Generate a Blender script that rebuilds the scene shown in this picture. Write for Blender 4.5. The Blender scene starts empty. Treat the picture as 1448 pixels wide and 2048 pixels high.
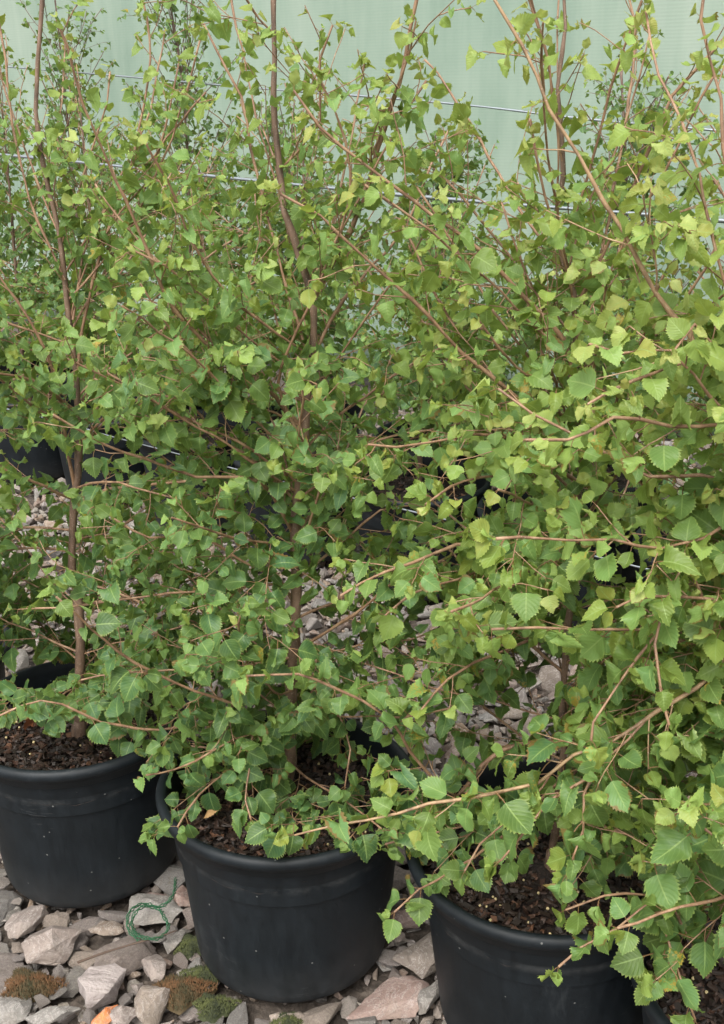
import bpy, bmesh, math, random
import numpy as np
from mathutils import Vector, Matrix, noise
rnd = random.Random(7)
nr = np.random.RandomState(11)
R = math.radians
sc = bpy.context.scene

# ------------------------------------------------------------------ camera
F, PITCH, ROLL, EYE = 2200.0, 0.373, -0.018, 1.559
ex = Vector((1, 0, 0))
ez = Vector((0, math.cos(PITCH), -math.sin(PITCH)))
ed = Vector((0, -math.sin(PITCH), -math.cos(PITCH)))
Rc = ex * math.cos(ROLL) - ed * math.sin(ROLL)
Dc = ex * math.sin(ROLL) + ed * math.cos(ROLL)
cam_d = bpy.data.cameras.new('camera')
cam = bpy.data.objects.new('camera', cam_d)
sc.collection.objects.link(cam)
cam.matrix_world = Matrix(((Rc.x, -Dc.x, -ez.x, 0), (Rc.y, -Dc.y, -ez.y, 0), (Rc.z, -Dc.z, -ez.z, EYE), (0, 0, 0, 1)))
cam_d.sensor_fit = 'VERTICAL'
cam_d.sensor_height = 36
cam_d.lens = 36 * F / 2048
cam_d.clip_start = 0.05
cam_d.clip_end = 500
sc.camera = cam
sc.render.resolution_x, sc.render.resolution_y = 724, 1024

# ------------------------------------------------------------------ light: soft overcast day
world = bpy.data.worlds.new('World')
sc.world = world
world.use_nodes = True
wn = world.node_tree
wn.nodes.clear()
sky = wn.nodes.new('ShaderNodeTexSky')
sky.sky_type = 'NISHITA'
sky.sun_disc = False
sky.sun_elevation = R(58)
sky.sun_rotation = R(200)
sky.dust_density = 4
hs = wn.nodes.new('ShaderNodeHueSaturation')
hs.inputs['Saturation'].default_value = 0.06
bg = wn.nodes.new('ShaderNodeBackground')
bg.inputs['Strength'].default_value = 0.15
wo = wn.nodes.new('ShaderNodeOutputWorld')
wn.links.new(sky.outputs[0], hs.inputs['Color'])
wn.links.new(hs.outputs[0], bg.inputs[0])
wn.links.new(bg.outputs[0], wo.inputs[0])
sl = bpy.data.lights.new('sun', 'SUN')
sl.energy = 1.1
sl.angle = R(30)
sl.color = (1, 0.96, 0.88)
sun = bpy.data.objects.new('sun', sl)
sc.collection.objects.link(sun)
az, el = R(200), R(58)     # sun stands behind and a little to the left of the camera
sd = Vector((math.sin(az) * math.cos(el), math.cos(az) * math.cos(el), math.sin(el)))
sun.rotation_euler = sd.to_track_quat('Z', 'Y').to_euler()
sc.view_settings.view_transform = 'Standard'
sc.view_settings.look = 'None'
sc.view_settings.gamma = 1
sc.view_settings.exposure = 1.22

# ------------------------------------------------------------------ picture ray -> point in the place
def ray(px, py):
    return (ez * F + Rc * (px - 724) + Dc * (py - 1024)).normalized()
def atY(px, py, Y):
    r = ray(px, py)
    return Vector((0, 0, EYE)) + r * (Y / r.y)
def atZ(px, py, z):
    r = ray(px, py)
    return Vector((0, 0, EYE)) + r * ((z - EYE) / r.z)

# ------------------------------------------------------------------ object helpers
def tag(o, label=None, cat=None, group=None, kind=None):
    if label: o['label'] = label
    if cat: o['category'] = cat
    if group: o['group'] = group
    if kind: o['kind'] = kind
    return o
def link(o, parent=None):
    sc.collection.objects.link(o)
    if parent: o.parent = parent
    return o
def empty(name, loc=(0, 0, 0), **k):
    o = bpy.data.objects.new(name, None)
    o.location = loc
    o.empty_display_size = 0.1
    link(o)
    return tag(o, **k)
def np_mesh(name, V, faces=None, loops=None, starts=None, smooth=True):
    me = bpy.data.meshes.new(name)
    V = np.asarray(V, dtype=np.float32)
    if faces is not None:
        loops = np.fromiter((i for f in faces for i in f), dtype=np.int32)
        ln = np.fromiter((len(f) for f in faces), dtype=np.int32)
        starts = np.concatenate(([0], np.cumsum(ln)[:-1])).astype(np.int32)
    me.vertices.add(len(V)); me.vertices.foreach_set('co', V.ravel())
    me.loops.add(len(loops)); me.loops.foreach_set('vertex_index', np.asarray(loops, dtype=np.int32))
    me.polygons.add(len(starts)); me.polygons.foreach_set('loop_start', np.asarray(starts, dtype=np.int32))
    me.update(calc_edges=True)
    me.polygons.foreach_set('use_smooth', np.full(len(starts), smooth, dtype=bool))
    return me
def mobj(name, me, mat, parent=None):
    o = bpy.data.objects.new(name, me)
    for m in (mat if isinstance(mat, (list, tuple)) else [mat]):
        me.materials.append(m)
    return link(o, parent)

# ------------------------------------------------------------------ materials
def new_mat(name):
    m = bpy.data.materials.new(name); m.use_nodes = True
    nt = m.node_tree; b = nt.nodes['Principled BSDF']
    return m, nt, b
class N:
    """small node shortcuts"""
    def __init__(s, nt): s.t = nt
    def add(s, ty, **k):
        n = s.t.nodes.new(ty)
        for a, v in k.items(): setattr(n, a, v)
        return n
    def L(s, a, b): s.t.links.new(a, b)
    def put(s, inp, v):
        if hasattr(v, 'is_output') or isinstance(v, bpy.types.NodeSocket): s.L(v, inp)
        else: inp.default_value = v
    def math(s, op, a, b=0.0, c=None, clamp=False):
        n = s.add('ShaderNodeMath', operation=op, use_clamp=clamp)
        s.put(n.inputs[0], a); s.put(n.inputs[1], b)
        if c is not None: s.put(n.inputs[2], c)
        return n.outputs[0]
    def noise(s, scale, detail=3, rough=.55, vec=None, dim='3D'):
        n = s.add('ShaderNodeTexNoise'); n.inputs['Scale'].default_value = scale
        n.inputs['Detail'].default_value = detail; n.inputs['Roughness'].default_value = rough
        if vec is not None: s.L(vec, n.inputs['Vector'])
        return n.outputs['Fac']
    def ramp(s, fac, stops):
        n = s.add('ShaderNodeValToRGB'); cr = n.color_ramp
        while len(cr.elements) < len(stops): cr.elements.new(.5)
        for e, (p, c) in zip(cr.elements, stops):
            e.position = p; e.color = (*c, 1) if len(c) == 3 else c
        s.L(fac, n.inputs[0]); return n.outputs[0]
    def mix(s, f, a, b, mode='MIX'):
        n = s.add('ShaderNodeMix', data_type='RGBA', blend_type=mode)
        s.put(n.inputs[0], f)
        for i, v in ((6, a), (7, b)):
            if isinstance(v, bpy.types.NodeSocket): s.L(v, n.inputs[i])
            else: n.inputs[i].default_value = (*v, 1)
        return n.outputs[2]
    def bump(s, h, strength, dist, b):
        n = s.add('ShaderNodeBump'); n.inputs['Strength'].default_value = strength
        n.inputs['Distance'].default_value = dist; s.L(h, n.inputs['Height']); s.L(n.outputs[0], b.inputs['Normal'])
    def obj(s): return s.add('ShaderNodeTexCoord').outputs['Object']

def leaf_material():
    m, nt, b = new_mat('birch_leaf'); n = N(nt)
    uv = n.add('ShaderNodeUVMap').outputs[0]
    sep = n.add('ShaderNodeSeparateXYZ'); n.L(uv, sep.inputs[0])
    u, v = sep.outputs[0], sep.outputs[1]        # u = 0..1 across, v = -1..0 petiole, 0..1 blade
    au = n.math('ABSOLUTE', n.math('MULTIPLY_ADD', u, 2.0, -1.0))
    att = n.add('ShaderNodeAttribute', attribute_name='tone')
    sa = n.add('ShaderNodeSeparateColor'); n.L(att.outputs['Color'], sa.inputs[0])
    age, vary, spot = sa.outputs[0], sa.outputs[1], sa.outputs[2]
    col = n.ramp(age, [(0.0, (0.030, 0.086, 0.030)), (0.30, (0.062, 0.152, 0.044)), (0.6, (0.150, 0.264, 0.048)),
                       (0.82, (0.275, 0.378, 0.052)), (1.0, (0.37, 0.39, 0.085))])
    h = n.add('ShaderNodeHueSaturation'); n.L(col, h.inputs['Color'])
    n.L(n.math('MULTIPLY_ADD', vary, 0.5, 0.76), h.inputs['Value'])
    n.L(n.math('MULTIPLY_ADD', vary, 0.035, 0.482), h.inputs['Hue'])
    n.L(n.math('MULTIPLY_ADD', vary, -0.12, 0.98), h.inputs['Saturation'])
    col = h.outputs[0]
    # blotchy tone inside one blade
    geo = n.obj()
    col = n.mix(n.math('MULTIPLY', n.math('SUBTRACT', n.noise(55, 3, vec=geo), .42, clamp=True), 1.8, clamp=True), col, (0.16, 0.26, 0.055))
    # side veins and midrib
    w = n.math('FRACT', n.math('MULTIPLY', n.math('MULTIPLY_ADD', au, -0.38, v), 7.5))
    vein = n.math('LESS_THAN', n.math('ABSOLUTE', n.math('SUBTRACT', w, 0.5)), 0.055)
    mid = n.math('LESS_THAN', au, 0.045)
    vm = n.math('MULTIPLY', n.math('MAXIMUM', n.math('MULTIPLY', vein, 0.34), n.math('MULTIPLY', mid, 0.85)), 0.9)
    col = n.mix(vm, col, (0.30, 0.42, 0.13))
    # pale toothed margin
    edge = n.math('MULTIPLY', n.math('SUBTRACT', au, 0.86, clamp=True), 5.0, clamp=True)
    col = n.mix(n.math('MULTIPLY', edge, 0.75), col, (0.40, 0.46, 0.11))
    # a few blades with a browned, nibbled margin
    br = n.math('MULTIPLY', n.math('GREATER_THAN', vary, .91), n.math('GREATER_THAN', n.math('MULTIPLY_ADD', n.noise(70, 3, .6, vec=geo), 1.1, n.math('MULTIPLY', au, .55)), 1.02))
    col = n.mix(n.math('MULTIPLY', br, .85), col, (0.20, 0.105, 0.035))
    # rust spots on the few leaves that have them
    sp = n.math('MULTIPLY', n.math('GREATER_THAN', n.math('ADD', n.noise(330, 2, .6, vec=geo), n.math('MULTIPLY', n.noise(45, 1, .5, vec=geo), 0.9)), 1.06), spot)
    col = n.mix(sp, col, (0.38, 0.28, 0.05))
    pet = n.math('LESS_THAN', v, 0.0)
    col = n.mix(pet, col, (0.30, 0.17, 0.085))
    n.L(col, b.inputs['Base Color'])
    n.L(n.math('MULTIPLY_ADD', n.noise(90, 2, vec=geo), 0.22, 0.34), b.inputs['Roughness'])
    b.inputs['Specular IOR Level'].default_value = 0.38
    hgt = n.math('ADD', n.math('MULTIPLY', n.math('ABSOLUTE', n.math('SUBTRACT', w, 0.5)), 1.6), n.math('MULTIPLY', n.noise(260, 2, vec=geo), 0.7))
    n.bump(hgt, 0.38, 0.001, b)
    tr = n.add('ShaderNodeBsdfTranslucent')
    n.L(n.mix(0.5, col, (0.36, 0.44, 0.06)), tr.inputs[0])
    mx = n.add('ShaderNodeMixShader'); mx.inputs[0].default_value = 0.42
    n.L(b.outputs[0], mx.inputs[1]); n.L(tr.outputs[0], mx.inputs[2])
    n.L(mx.outputs[0], nt.nodes['Material Output'].inputs[0])
    return m
def bark_material(name, c0, c1, c2, scale=60):
    m, nt, b = new_mat(name); n = N(nt); v = n.obj()
    mp = n.add('ShaderNodeMapping'); mp.inputs['Scale'].default_value = (1, 1, .35); n.L(v, mp.inputs[0])
    f = n.noise(scale, 4, .6, vec=mp.outputs[0])
    col = n.ramp(f, [(.3, c0), (.52, c1), (.75, c2)])
    dots = n.math('GREATER_THAN', n.noise(420, 1, .5, vec=v), .68)
    col = n.mix(n.math('MULTIPLY', dots, .5), col, (.42, .34, .26))
    n.L(col, b.inputs['Base Color']); b.inputs['Roughness'].default_value = .6
    n.bump(f, .6, .002, b)
    return m
def sz0(n, v):
    q = n.add('ShaderNodeSeparateXYZ'); n.L(v, q.inputs[0]); return q.outputs[2]
def pot_material():
    m, nt, b = new_mat('black_plastic'); n = N(nt); v = n.obj()
    dust = n.noise(7, 5, .65, vec=v)
    mp = n.add('ShaderNodeMapping'); mp.inputs['Scale'].default_value = (1, 1, .25); n.L(v, mp.inputs[0])
    fine = n.noise(45, 4, .7, vec=mp.outputs[0])
    col = n.ramp(n.math('MULTIPLY', dust, fine), [(.14, (.0040, .0062, .0080)), (.34, (.0085, .0120, .0150)), (.5, (.026, .030, .033))])
    vo = n.add('ShaderNodeTexVoronoi'); vo.inputs['Scale'].default_value = 48; n.L(v, vo.inputs['Vector'])
    vc = n.add('ShaderNodeSeparateColor'); n.L(vo.outputs['Color'], vc.inputs[0])
    speck = n.math('MULTIPLY', n.math('LESS_THAN', vo.outputs['Distance'], .09), n.math('GREATER_THAN', vc.outputs[0], .72))
    col = n.mix(n.math('MULTIPLY', speck, .35), col, (.33, .33, .31))
    sh = n.math('SUBTRACT', 1.0, n.math('MULTIPLY', n.math('ABSOLUTE', n.math('SUBTRACT', sz0(n, v), .283)), 90.0), clamp=True)
    col = n.mix(n.math('MULTIPLY', n.math('MULTIPLY', sh, n.math('SUBTRACT', n.noise(16, 4, .7, vec=v), .42, clamp=True)), .8, clamp=True), col, (.17, .17, .165))
    ms = n.add('ShaderNodeMapping'); ms.inputs['Scale'].default_value = (3, 3, 30); ms.inputs['Rotation'].default_value = (.3, .2, 0); n.L(v, ms.inputs[0])
    sc_ = n.math('GREATER_THAN', n.math('MULTIPLY', n.noise(9, 3, .6, vec=ms.outputs[0]), n.noise(5, 2, .5, vec=v)), .405)
    col = n.mix(n.math('MULTIPLY', sc_, .18), col, (.09, .09, .09))
    # dry splash marks near the foot of the wall
    sz = n.add('ShaderNodeSeparateXYZ'); n.L(v, sz.inputs[0])
    low = n.math('MULTIPLY', n.math('SUBTRACT', .11, sz.outputs[2], clamp=True), 6.0, clamp=True)
    col = n.mix(n.math('MULTIPLY', n.math('MULTIPLY', low, n.noise(28, 4, .7, vec=v)), .35), col, (.12, .11, .10))
    n.L(col, b.inputs['Base Color'])
    n.L(n.math('MULTIPLY_ADD', fine, .25, .42), b.inputs['Roughness'])
    b.inputs['Specular IOR Level'].default_value = .32
    n.bump(n.noise(500, 2, .5, vec=v), .12, .001, b)
    return m
def soil_material():
    m, nt, b = new_mat('potting_soil'); n = N(nt); v = n.obj()
    f = n.noise(110, 5, .7, vec=v)
    n.L(n.ramp(f, [(.3, (.006, .004, .003)), (.55, (.022, .013, .009)), (.75, (.06, .034, .022))]), b.inputs['Base Color'])
    b.inputs['Roughness'].default_value = .85
    n.bump(f, 1, .006, b); return m
def chip_material():
    m, nt, b = new_mat('bark_chip'); n = N(nt); v = n.obj()
    at = n.add('ShaderNodeAttribute', attribute_name='tone')
    c = n.ramp(at.outputs['Fac'], [(0, (.010, .006, .004)), (.5, (.032, .018, .012)), (.85, (.075, .036, .022)), (1, (.16, .075, .04))])
    c = n.mix(n.math('MULTIPLY', n.noise(200, 3, vec=v), .5), c, (.02, .012, .008))
    n.L(c, b.inputs['Base Color']); b.inputs['Roughness'].default_value = .6
    return m
def stone_material(name, ca, cb, cc, vein=(.46, .42, .39), layer=0.0):
    m, nt, b = new_mat(name); n = N(nt); v = n.obj()
    geo = v
    f = n.noise(14, 5, .6, vec=geo)
    col = n.ramp(f, [(.28, ca), (.5, cb), (.72, cc)])
    at = n.add('ShaderNodeAttribute', attribute_name='tone')
    sa = n.add('ShaderNodeSeparateColor'); n.L(at.outputs['Color'], sa.inputs[0])
    h = n.add('ShaderNodeHueSaturation'); n.L(col, h.inputs['Color'])
    n.L(n.math('MULTIPLY_ADD', sa.outputs[0], .7, .62), h.inputs['Value'])
    n.L(n.math('MULTIPLY_ADD', sa.outputs[1], .9, .45), h.inputs['Saturation'])
    col = h.outputs[0]
    wv = n.add('ShaderNodeTexNoise'); wv.inputs['Scale'].default_value = 22; wv.inputs['Detail'].default_value = 6; wv.inputs['Roughness'].default_value = .7
    wv.inputs['Distortion'].default_value = 1.2; n.L(geo, wv.inputs['Vector'])
    crack = n.math('LESS_THAN', n.math('ABSOLUTE', n.math('SUBTRACT', wv.outputs['Fac'], .5)), .012)
    col = n.mix(n.math('MULTIPLY', crack, .45), col, vein)
    speck = n.noise(230, 3, .7, vec=geo)
    col = n.mix(n.math('MULTIPLY', n.math('SUBTRACT', .5, speck, clamp=True), 2.6, clamp=True), col, (.13, .10, .085))
    dirt = n.math('MULTIPLY', n.math('SUBTRACT', n.noise(6, 4, .6, vec=geo), .52, clamp=True), 3.2, clamp=True)
    col = n.mix(n.math('MULTIPLY', dirt, .65), col, (.13, .095, .06))
    hgt = n.math('ADD', wv.outputs['Fac'], n.math('MULTIPLY', speck, .35))
    if layer:
        mp = n.add('ShaderNodeMapping'); mp.inputs['Scale'].default_value = (.5, 3.2, 2.0); mp.inputs['Rotation'].default_value = (.3, .4, .5); n.L(v, mp.inputs[0])
        lf = n.noise(24, 3, .6, vec=mp.outputs[0])
        col = n.mix(n.math('MULTIPLY', n.math('GREATER_THAN', lf, .52), layer), col, vein)
        hgt = n.math('ADD', hgt, lf)
    n.L(col, b.inputs['Base Color']); b.inputs['Roughness'].default_value = .78
    n.bump(hgt, .75, .006, b)
    return m
def plain(name, c, rough=.6, bump=0, scale=80, metal=0, var=.25):
    m, nt, b = new_mat(name); n = N(nt); v = n.obj()
    f = n.noise(scale, 3, .6, vec=v)
    n.L(n.mix(n.math('MULTIPLY', f, var * 2), c, tuple(x * .45 for x in c)), b.inputs['Base Color'])
    b.inputs['Roughness'].default_value = rough; b.inputs['Metallic'].default_value = metal
    if bump: n.bump(f, bump, .003, b)
    return m
def net_material():
    m, nt, b = new_mat('windbreak_netting'); n = N(nt)
    uv = n.add('ShaderNodeUVMap').outputs[0]
    sep = n.add('ShaderNodeSeparateXYZ'); n.L(uv, sep.inputs[0])
    u, v = sep.outputs[0], sep.outputs[1]
    fr = n.math('FRACT', n.math('MULTIPLY', v, 72.0))
    rib = n.math('ABSOLUTE', n.math('SUBTRACT', fr, .5))              # 0..0.5, one rib about every 14 mm
    big = n.noise(.9, 4, .55, vec=uv)
    mp = n.add('ShaderNodeMapping'); mp.inputs['Scale'].default_value = (3.0, .35, 1); n.L(uv, mp.inputs[0])
    st = n.noise(1.6, 4, .6, vec=mp.outputs[0])  # soft vertical bands: shading of netting creases painted into the colour
    c = n.ramp(n.math('MULTIPLY_ADD', big, .5, n.math('MULTIPLY', st, .5)), [(.38, (.235, .330, .262)), (.5, (.315, .408, .330)), (.62, (.400, .480, .400))])
    c = n.mix(n.math('MULTIPLY', n.math('GREATER_THAN', rib, .30), .08), c, (.16, .28, .20))
    c = n.mix(n.math('MULTIPLY', n.noise(40, 3, .7, vec=uv), .22), c, (.42, .50, .40))
    n.L(c, b.inputs['Base Color']); b.inputs['Roughness'].default_value = .75
    n.bump(rib, .15, .003, b)
    tr = n.add('ShaderNodeBsdfTranslucent'); n.L(c, tr.inputs[0])
    mx = n.add('ShaderNodeMixShader'); mx.inputs[0].default_value = .3
    n.L(b.outputs[0], mx.inputs[1]); n.L(tr.outputs[0], mx.inputs[2])
    n.L(mx.outputs[0], nt.nodes['Material Output'].inputs[0])
    return m
def ground_material():
    m, nt, b = new_mat('gritty_ground'); n = N(nt); v = n.obj()
    f = n.noise(40, 6, .7, vec=v)
    vo = n.add('ShaderNodeTexVoronoi'); vo.inputs['Scale'].default_value = 45; n.L(v, vo.inputs['Vector'])
    c = n.ramp(f, [(.3, (.03, .024, .018)), (.55, (.09, .07, .055)), (.75, (.2, .165, .14))])
    n.L(c, b.inputs['Base Color']); b.inputs['Roughness'].default_value = .9
    n.bump(n.math('ADD', vo.outputs['Distance'], f), 1, .01, b)
    return m
def moss_material(name, a, c):
    m, nt, b = new_mat(name); n = N(nt)
    at = n.add('ShaderNodeAttribute', attribute_name='tone')
    col = n.mix(at.outputs['Fac'], a, c)
    n.L(col, b.inputs['Base Color']); b.inputs['Roughness'].default_value = .8
    return m

M_leaf = leaf_material()
M_trunk = bark_material('trunk_bark', (.06, .04, .028), (.15, .092, .06), (.26, .17, .12))
M_limb = bark_material('limb_bark', (.13, .07, .04), (.26, .15, .085), (.38, .25, .15))
M_pale = bark_material('pale_limb_bark', (.15, .09, .05), (.30, .19, .10), (.43, .31, .17))
M_limb_dull = bark_material('dull_limb_bark', (.07, .045, .035), (.15, .095, .075), (.24, .16, .125))
M_pot = pot_material()
M_soil = soil_material()
M_chip = chip_material()
M_bead = plain('fertiliser_bead', (.62, .50, .26), .4, 0, 200, 0, .1)
M_stones = [stone_material('pinkish_stone', (.125, .096, .078), (.205, .158, .132), (.295, .238, .205)),
            stone_material('grey_stone', (.110, .098, .084), (.185, .166, .142), (.275, .248, .212)),
            stone_material('tan_stone', (.14, .105, .08), (.22, .170, .130), (.30, .24, .19))]
M_stripe = stone_material('striped_stone', (.20, .160, .148), (.28, .228, .21), (.36, .30, .28), (.46, .40, .375), .4)
M_red = stone_material('reddish_stone', (.17, .105, .085), (.25, .165, .135), (.33, .24, .20))
M_brick = stone_material('orange_stone', (.42, .14, .06), (.52, .20, .09), (.6, .27, .14))
M_wire = plain('galvanised_wire', (.42, .46, .50), .35, 0, 60, .8, .3)
M_twine = plain('green_twine', (.018, .10, .04), .6, .5, 300)
M_fallen = plain('dry_leaf', (.36, .13, .055), .7, .4, 90)
M_stick = plain('dry_stick', (.10, .065, .045), .8, .5, 90)
M_net = net_material()
M_teal = plain('teal_fabric', (.035, .28, .21), .6, .3, 30)
M_post = plain('weathered_post', (.20, .17, .13), .8, .5, 30)
M_ground = ground_material()

# ------------------------------------------------------------------ layout (metres)
TH = 0.365                                   # pot height
ROWD = Vector((0.8, -0.6, 0))                # the way the rows run
PERP = Vector((0.6, 0.8, 0))
P1, P2, P3 = Vector((-.596, 1.965, 0)), Vector((-.150, 1.711, 0)), Vector((.311, 1.524, 0))
p4 = atZ(1600, 1942, TH); P4 = Vector((p4.x, p4.y, 0))
P0 = P1 + Vector((-.46, .27, 0))
A0 = Vector((.184, 3.36, 0))
rowA = [A0 + ROWD * (.5 * k) for k in (-4, -3, -2, -1, 0, 1, 2)]
b0 = atZ(385, 772, TH); B0 = Vector((b0.x, b0.y, 0))
rowB = [B0 + ROWD * (.62 * k) for k in (-2, -1, 0, 1, 2, 3, 4)]
pots_xy = [P0, P1, P2, P3, P4] + rowA + rowB

# ------------------------------------------------------------------ ground sheet
gv = [(-120, -120, -.035), (120, -120, -.035), (120, 120, -.035), (-120, 120, -.035)]
g = mobj('ground', np_mesh('ground', gv, [(0, 1, 2, 3)]), M_ground)
tag(g, kind='structure')

# ------------------------------------------------------------------ windbreak screen behind the rows
s0 = atZ(600, 745, 0)
def build_screen():
    root = empty('windbreak_screen', (s0.x, s0.y, 0), label='pale green ribbed netting screen stretched behind the rows of young birches', cat='screen')
    ang = math.atan2(-.6, .8)
    root.rotation_euler.z = ang
    # panel in local x (along), z up, with slow sags and folds
    def sheet(x0, x1, nx, zt, nz, off, seed):
        V, UV = [], []
        for i in range(nx + 1):
            x = x0 + (x1 - x0) * i / nx
            for j in range(nz + 1):
                z = .03 + (zt - .03) * j / nz
                y = off + .07 * noise.noise(Vector((x * 1.1, z * .35, seed))) + .012 * noise.noise(Vector((x * 4, z * .7, seed + 4)))
                V.append((x, y, z)); UV.append((x, z))
        F_ = []
        for i in range(nx):
            for j in range(nz):
                a = i * (nz + 1) + j
                F_.append((a, a + nz + 1, a + nz + 2, a + 1))
        me = np_mesh('netting', V, F_)
        uvl = me.uv_layers.new(name='UVMap')
        li = np.zeros(len(me.loops), dtype=np.int32); me.loops.foreach_get('vertex_index', li)
        uvl.data.foreach_set('uv', np.array(UV, dtype=np.float32)[li].ravel())
        return me
    p = mobj('netting_panel', sheet(-11, 7.5, 220, 3.1, 12, 0, 1), M_net, root)
    md = p.modifiers.new('t', 'SOLIDIFY'); md.thickness = .003
    for x in (-10.1, -7.6, -5, -2.4, 0.1, 2.6, 5.1):
        bm = bmesh.new()
        bmesh.ops.create_cone(bm, cap_ends=True, segments=16, radius1=.05, radius2=.045, depth=3.2)
        bmesh.ops.translate(bm, verts=bm.verts, vec=(x, .12, 1.57))
        me = bpy.data.meshes.new('post'); bm.to_mesh(me); bm.free()
        for f in me.polygons: f.use_smooth = len(f.vertices) == 4
        mobj('post', me, M_post, root)
    return root
build_screen()

# ------------------------------------------------------------------ pots
POT_PROFILE = [(.0, .004), (.168, .004), (.179, .006), (.184, .014), (.1865, .03), (.205, .235), (.2085, .272), (.2115, .284),
               (.2155, .294), (.2175, .322), (.2250, .3225), (.2272, .3245), (.2292, .3380), (.2335, .3410), (.2385, .3470), (.2400, .3550),
               (.2370, .3620), (.2305, .3655), (.2240, .3635), (.2195, .3570), (.2175, .345), (.2145, .30), (.211, .25)]
def lathe(profile, seg=96, ax=True):
    V, F_ = [], []
    n = len(profile)
    for i in range(seg):
        a = 2 * math.pi * i / seg
        for r, z in profile: V.append((r * math.cos(a), r * math.sin(a), z))
    for i in range(seg):
        j = (i + 1) % seg
        for k in range(n - 1):
            if profile[k][0] == 0: F_.append((i * n, j * n + k + 1, i * n + k + 1)) if False else F_.append((i * n + k, i * n + k + 1, j * n + k + 1)[::-1])
            else: F_.append((i * n + k, j * n + k, j * n + k + 1, i * n + k + 1))
    return V, F_
V, F_ = lathe([p for p in POT_PROFILE[1:10]]); ME_wall = np_mesh('pot_wall', V + [(0, 0, .004)], F_ + [((i + 1) % 96 * 9, i * 9, len(V)) for i in range(96)])
V, F_ = lathe(POT_PROFILE[9:]); ME_rim = np_mesh('pot_rim', V, F_)
def soil_mesh(seed):
    V, F_ = [(0, 0, .27)], []
    rings, seg = 14, 48
    for i in range(1, rings + 1):
        r = .2135 * i / rings
        for k in range(seg):
            a = 2 * math.pi * k / seg
            x, y = r * math.cos(a), r * math.sin(a)
            z = .292 + .010 * noise.noise(Vector((x * 14, y * 14, seed))) + .008 * noise.noise(Vector((x * 45, y * 45, seed))) + .018 * max(0, 1 - r / .06)
            if i == rings: z -= .01
            V.append((x, y, z))
    V[0] = (0, 0, .31)
    for k in range(seg): F_.append((0, 1 + k, 1 + (k + 1) % seg))
    for i in range(rings - 1):
        for k in range(seg):
            a = 1 + i * seg + k; b = 1 + i * seg + (k + 1) % seg
            F_.append((a, a + seg, b + seg, b))
    return np_mesh('soil', V, F_)
def tone_attr(me, arr):
    a = me.color_attributes.new('tone', 'FLOAT_COLOR', 'POINT')
    a.data.foreach_set('color', np.asarray(arr, dtype=np.float32).ravel())
def rot_rand(n):
    q = nr.normal(size=(n, 4)); q /= np.linalg.norm(q, axis=1)[:, None]
    w, x, y, z = q.T
    return np.stack([1 - 2 * (y * y + z * z), 2 * (x * y - z * w), 2 * (x * z + y * w), 2 * (x * y + z * w), 1 - 2 * (x * x + z * z), 2 * (y * z - x * w),
                     2 * (x * z - y * w), 2 * (y * z + x * w), 1 - 2 * (x * x + y * y)], -1).reshape(n, 3, 3)
BOX = np.array([(-1, -1, -1), (1, -1, -1), (1, 1, -1), (-1, 1, -1), (-1, -1, 1), (1, -1, 1), (1, 1, 1), (-1, 1, 1)], float)
BOXF = np.array([(0, 3, 2, 1), (4, 5, 6, 7), (0, 1, 5, 4), (1, 2, 6, 5), (2, 3, 7, 6), (3, 0, 4, 7)])
def chips_mesh(n, r_max=.208):
    a = nr.rand(n) * 2 * np.pi; r = r_max * np.sqrt(nr.rand(n))
    pos = np.stack([r * np.cos(a), r * np.sin(a), .296 + nr.rand(n) * .012], -1)
    s = np.stack([.003 + .008 * nr.rand(n) ** 2, .002 + .004 * nr.rand(n), .0012 + .0018 * nr.rand(n)], -1)
    tp = BOX[None] * s[:, None] * (1 + .35 * nr.normal(size=(n, 8, 3)).clip(-1, 1))
    M = rot_rand(n)
    V = np.einsum('nij,nkj->nki', M, tp); V[..., 2] *= .6
    V = V + pos[:, None]
    F_ = (BOXF[None] + 8 * np.arange(n)[:, None, None]).reshape(-1)
    me = np_mesh('bark_chips', V.reshape(-1, 3), loops=F_, starts=np.arange(6 * n) * 4, smooth=False)
    t = nr.rand(n) ** 1.5
    tone_attr(me, np.repeat(np.stack([t, t, t, np.ones(n)], -1), 8, 0))
    return me
def beads_mesh(n, r0=.05, r1=.2):
    bm = bmesh.new(); bmesh.ops.create_icosphere(bm, subdivisions=2, radius=1)
    tv = np.array([v.co for v in bm.verts]); tf = np.array([[v.index for v in f.verts] for f in bm.faces]); bm.free()
    a = nr.rand(n) * 2 * np.pi; r = r0 + (r1 - r0) * nr.rand(n)
    pos = np.stack([r * np.cos(a), r * np.sin(a), np.full(n, .3065)], -1)
    V = tv[None] * (.0020 + .0008 * nr.rand(n))[:, None, None] + pos[:, None]
    F_ = (tf[None] + len(tv) * np.arange(n)[:, None, None]).reshape(-1)
    return np_mesh('beads', V.reshape(-1, 3), loops=F_, starts=np.arange(len(tf) * n) * 3)
soil_me = [soil_mesh(i * 3.7) for i in range(3)]
chip_me = [chips_mesh(2300) for _ in range(3)]
far_chip = chips_mesh(500)
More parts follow.
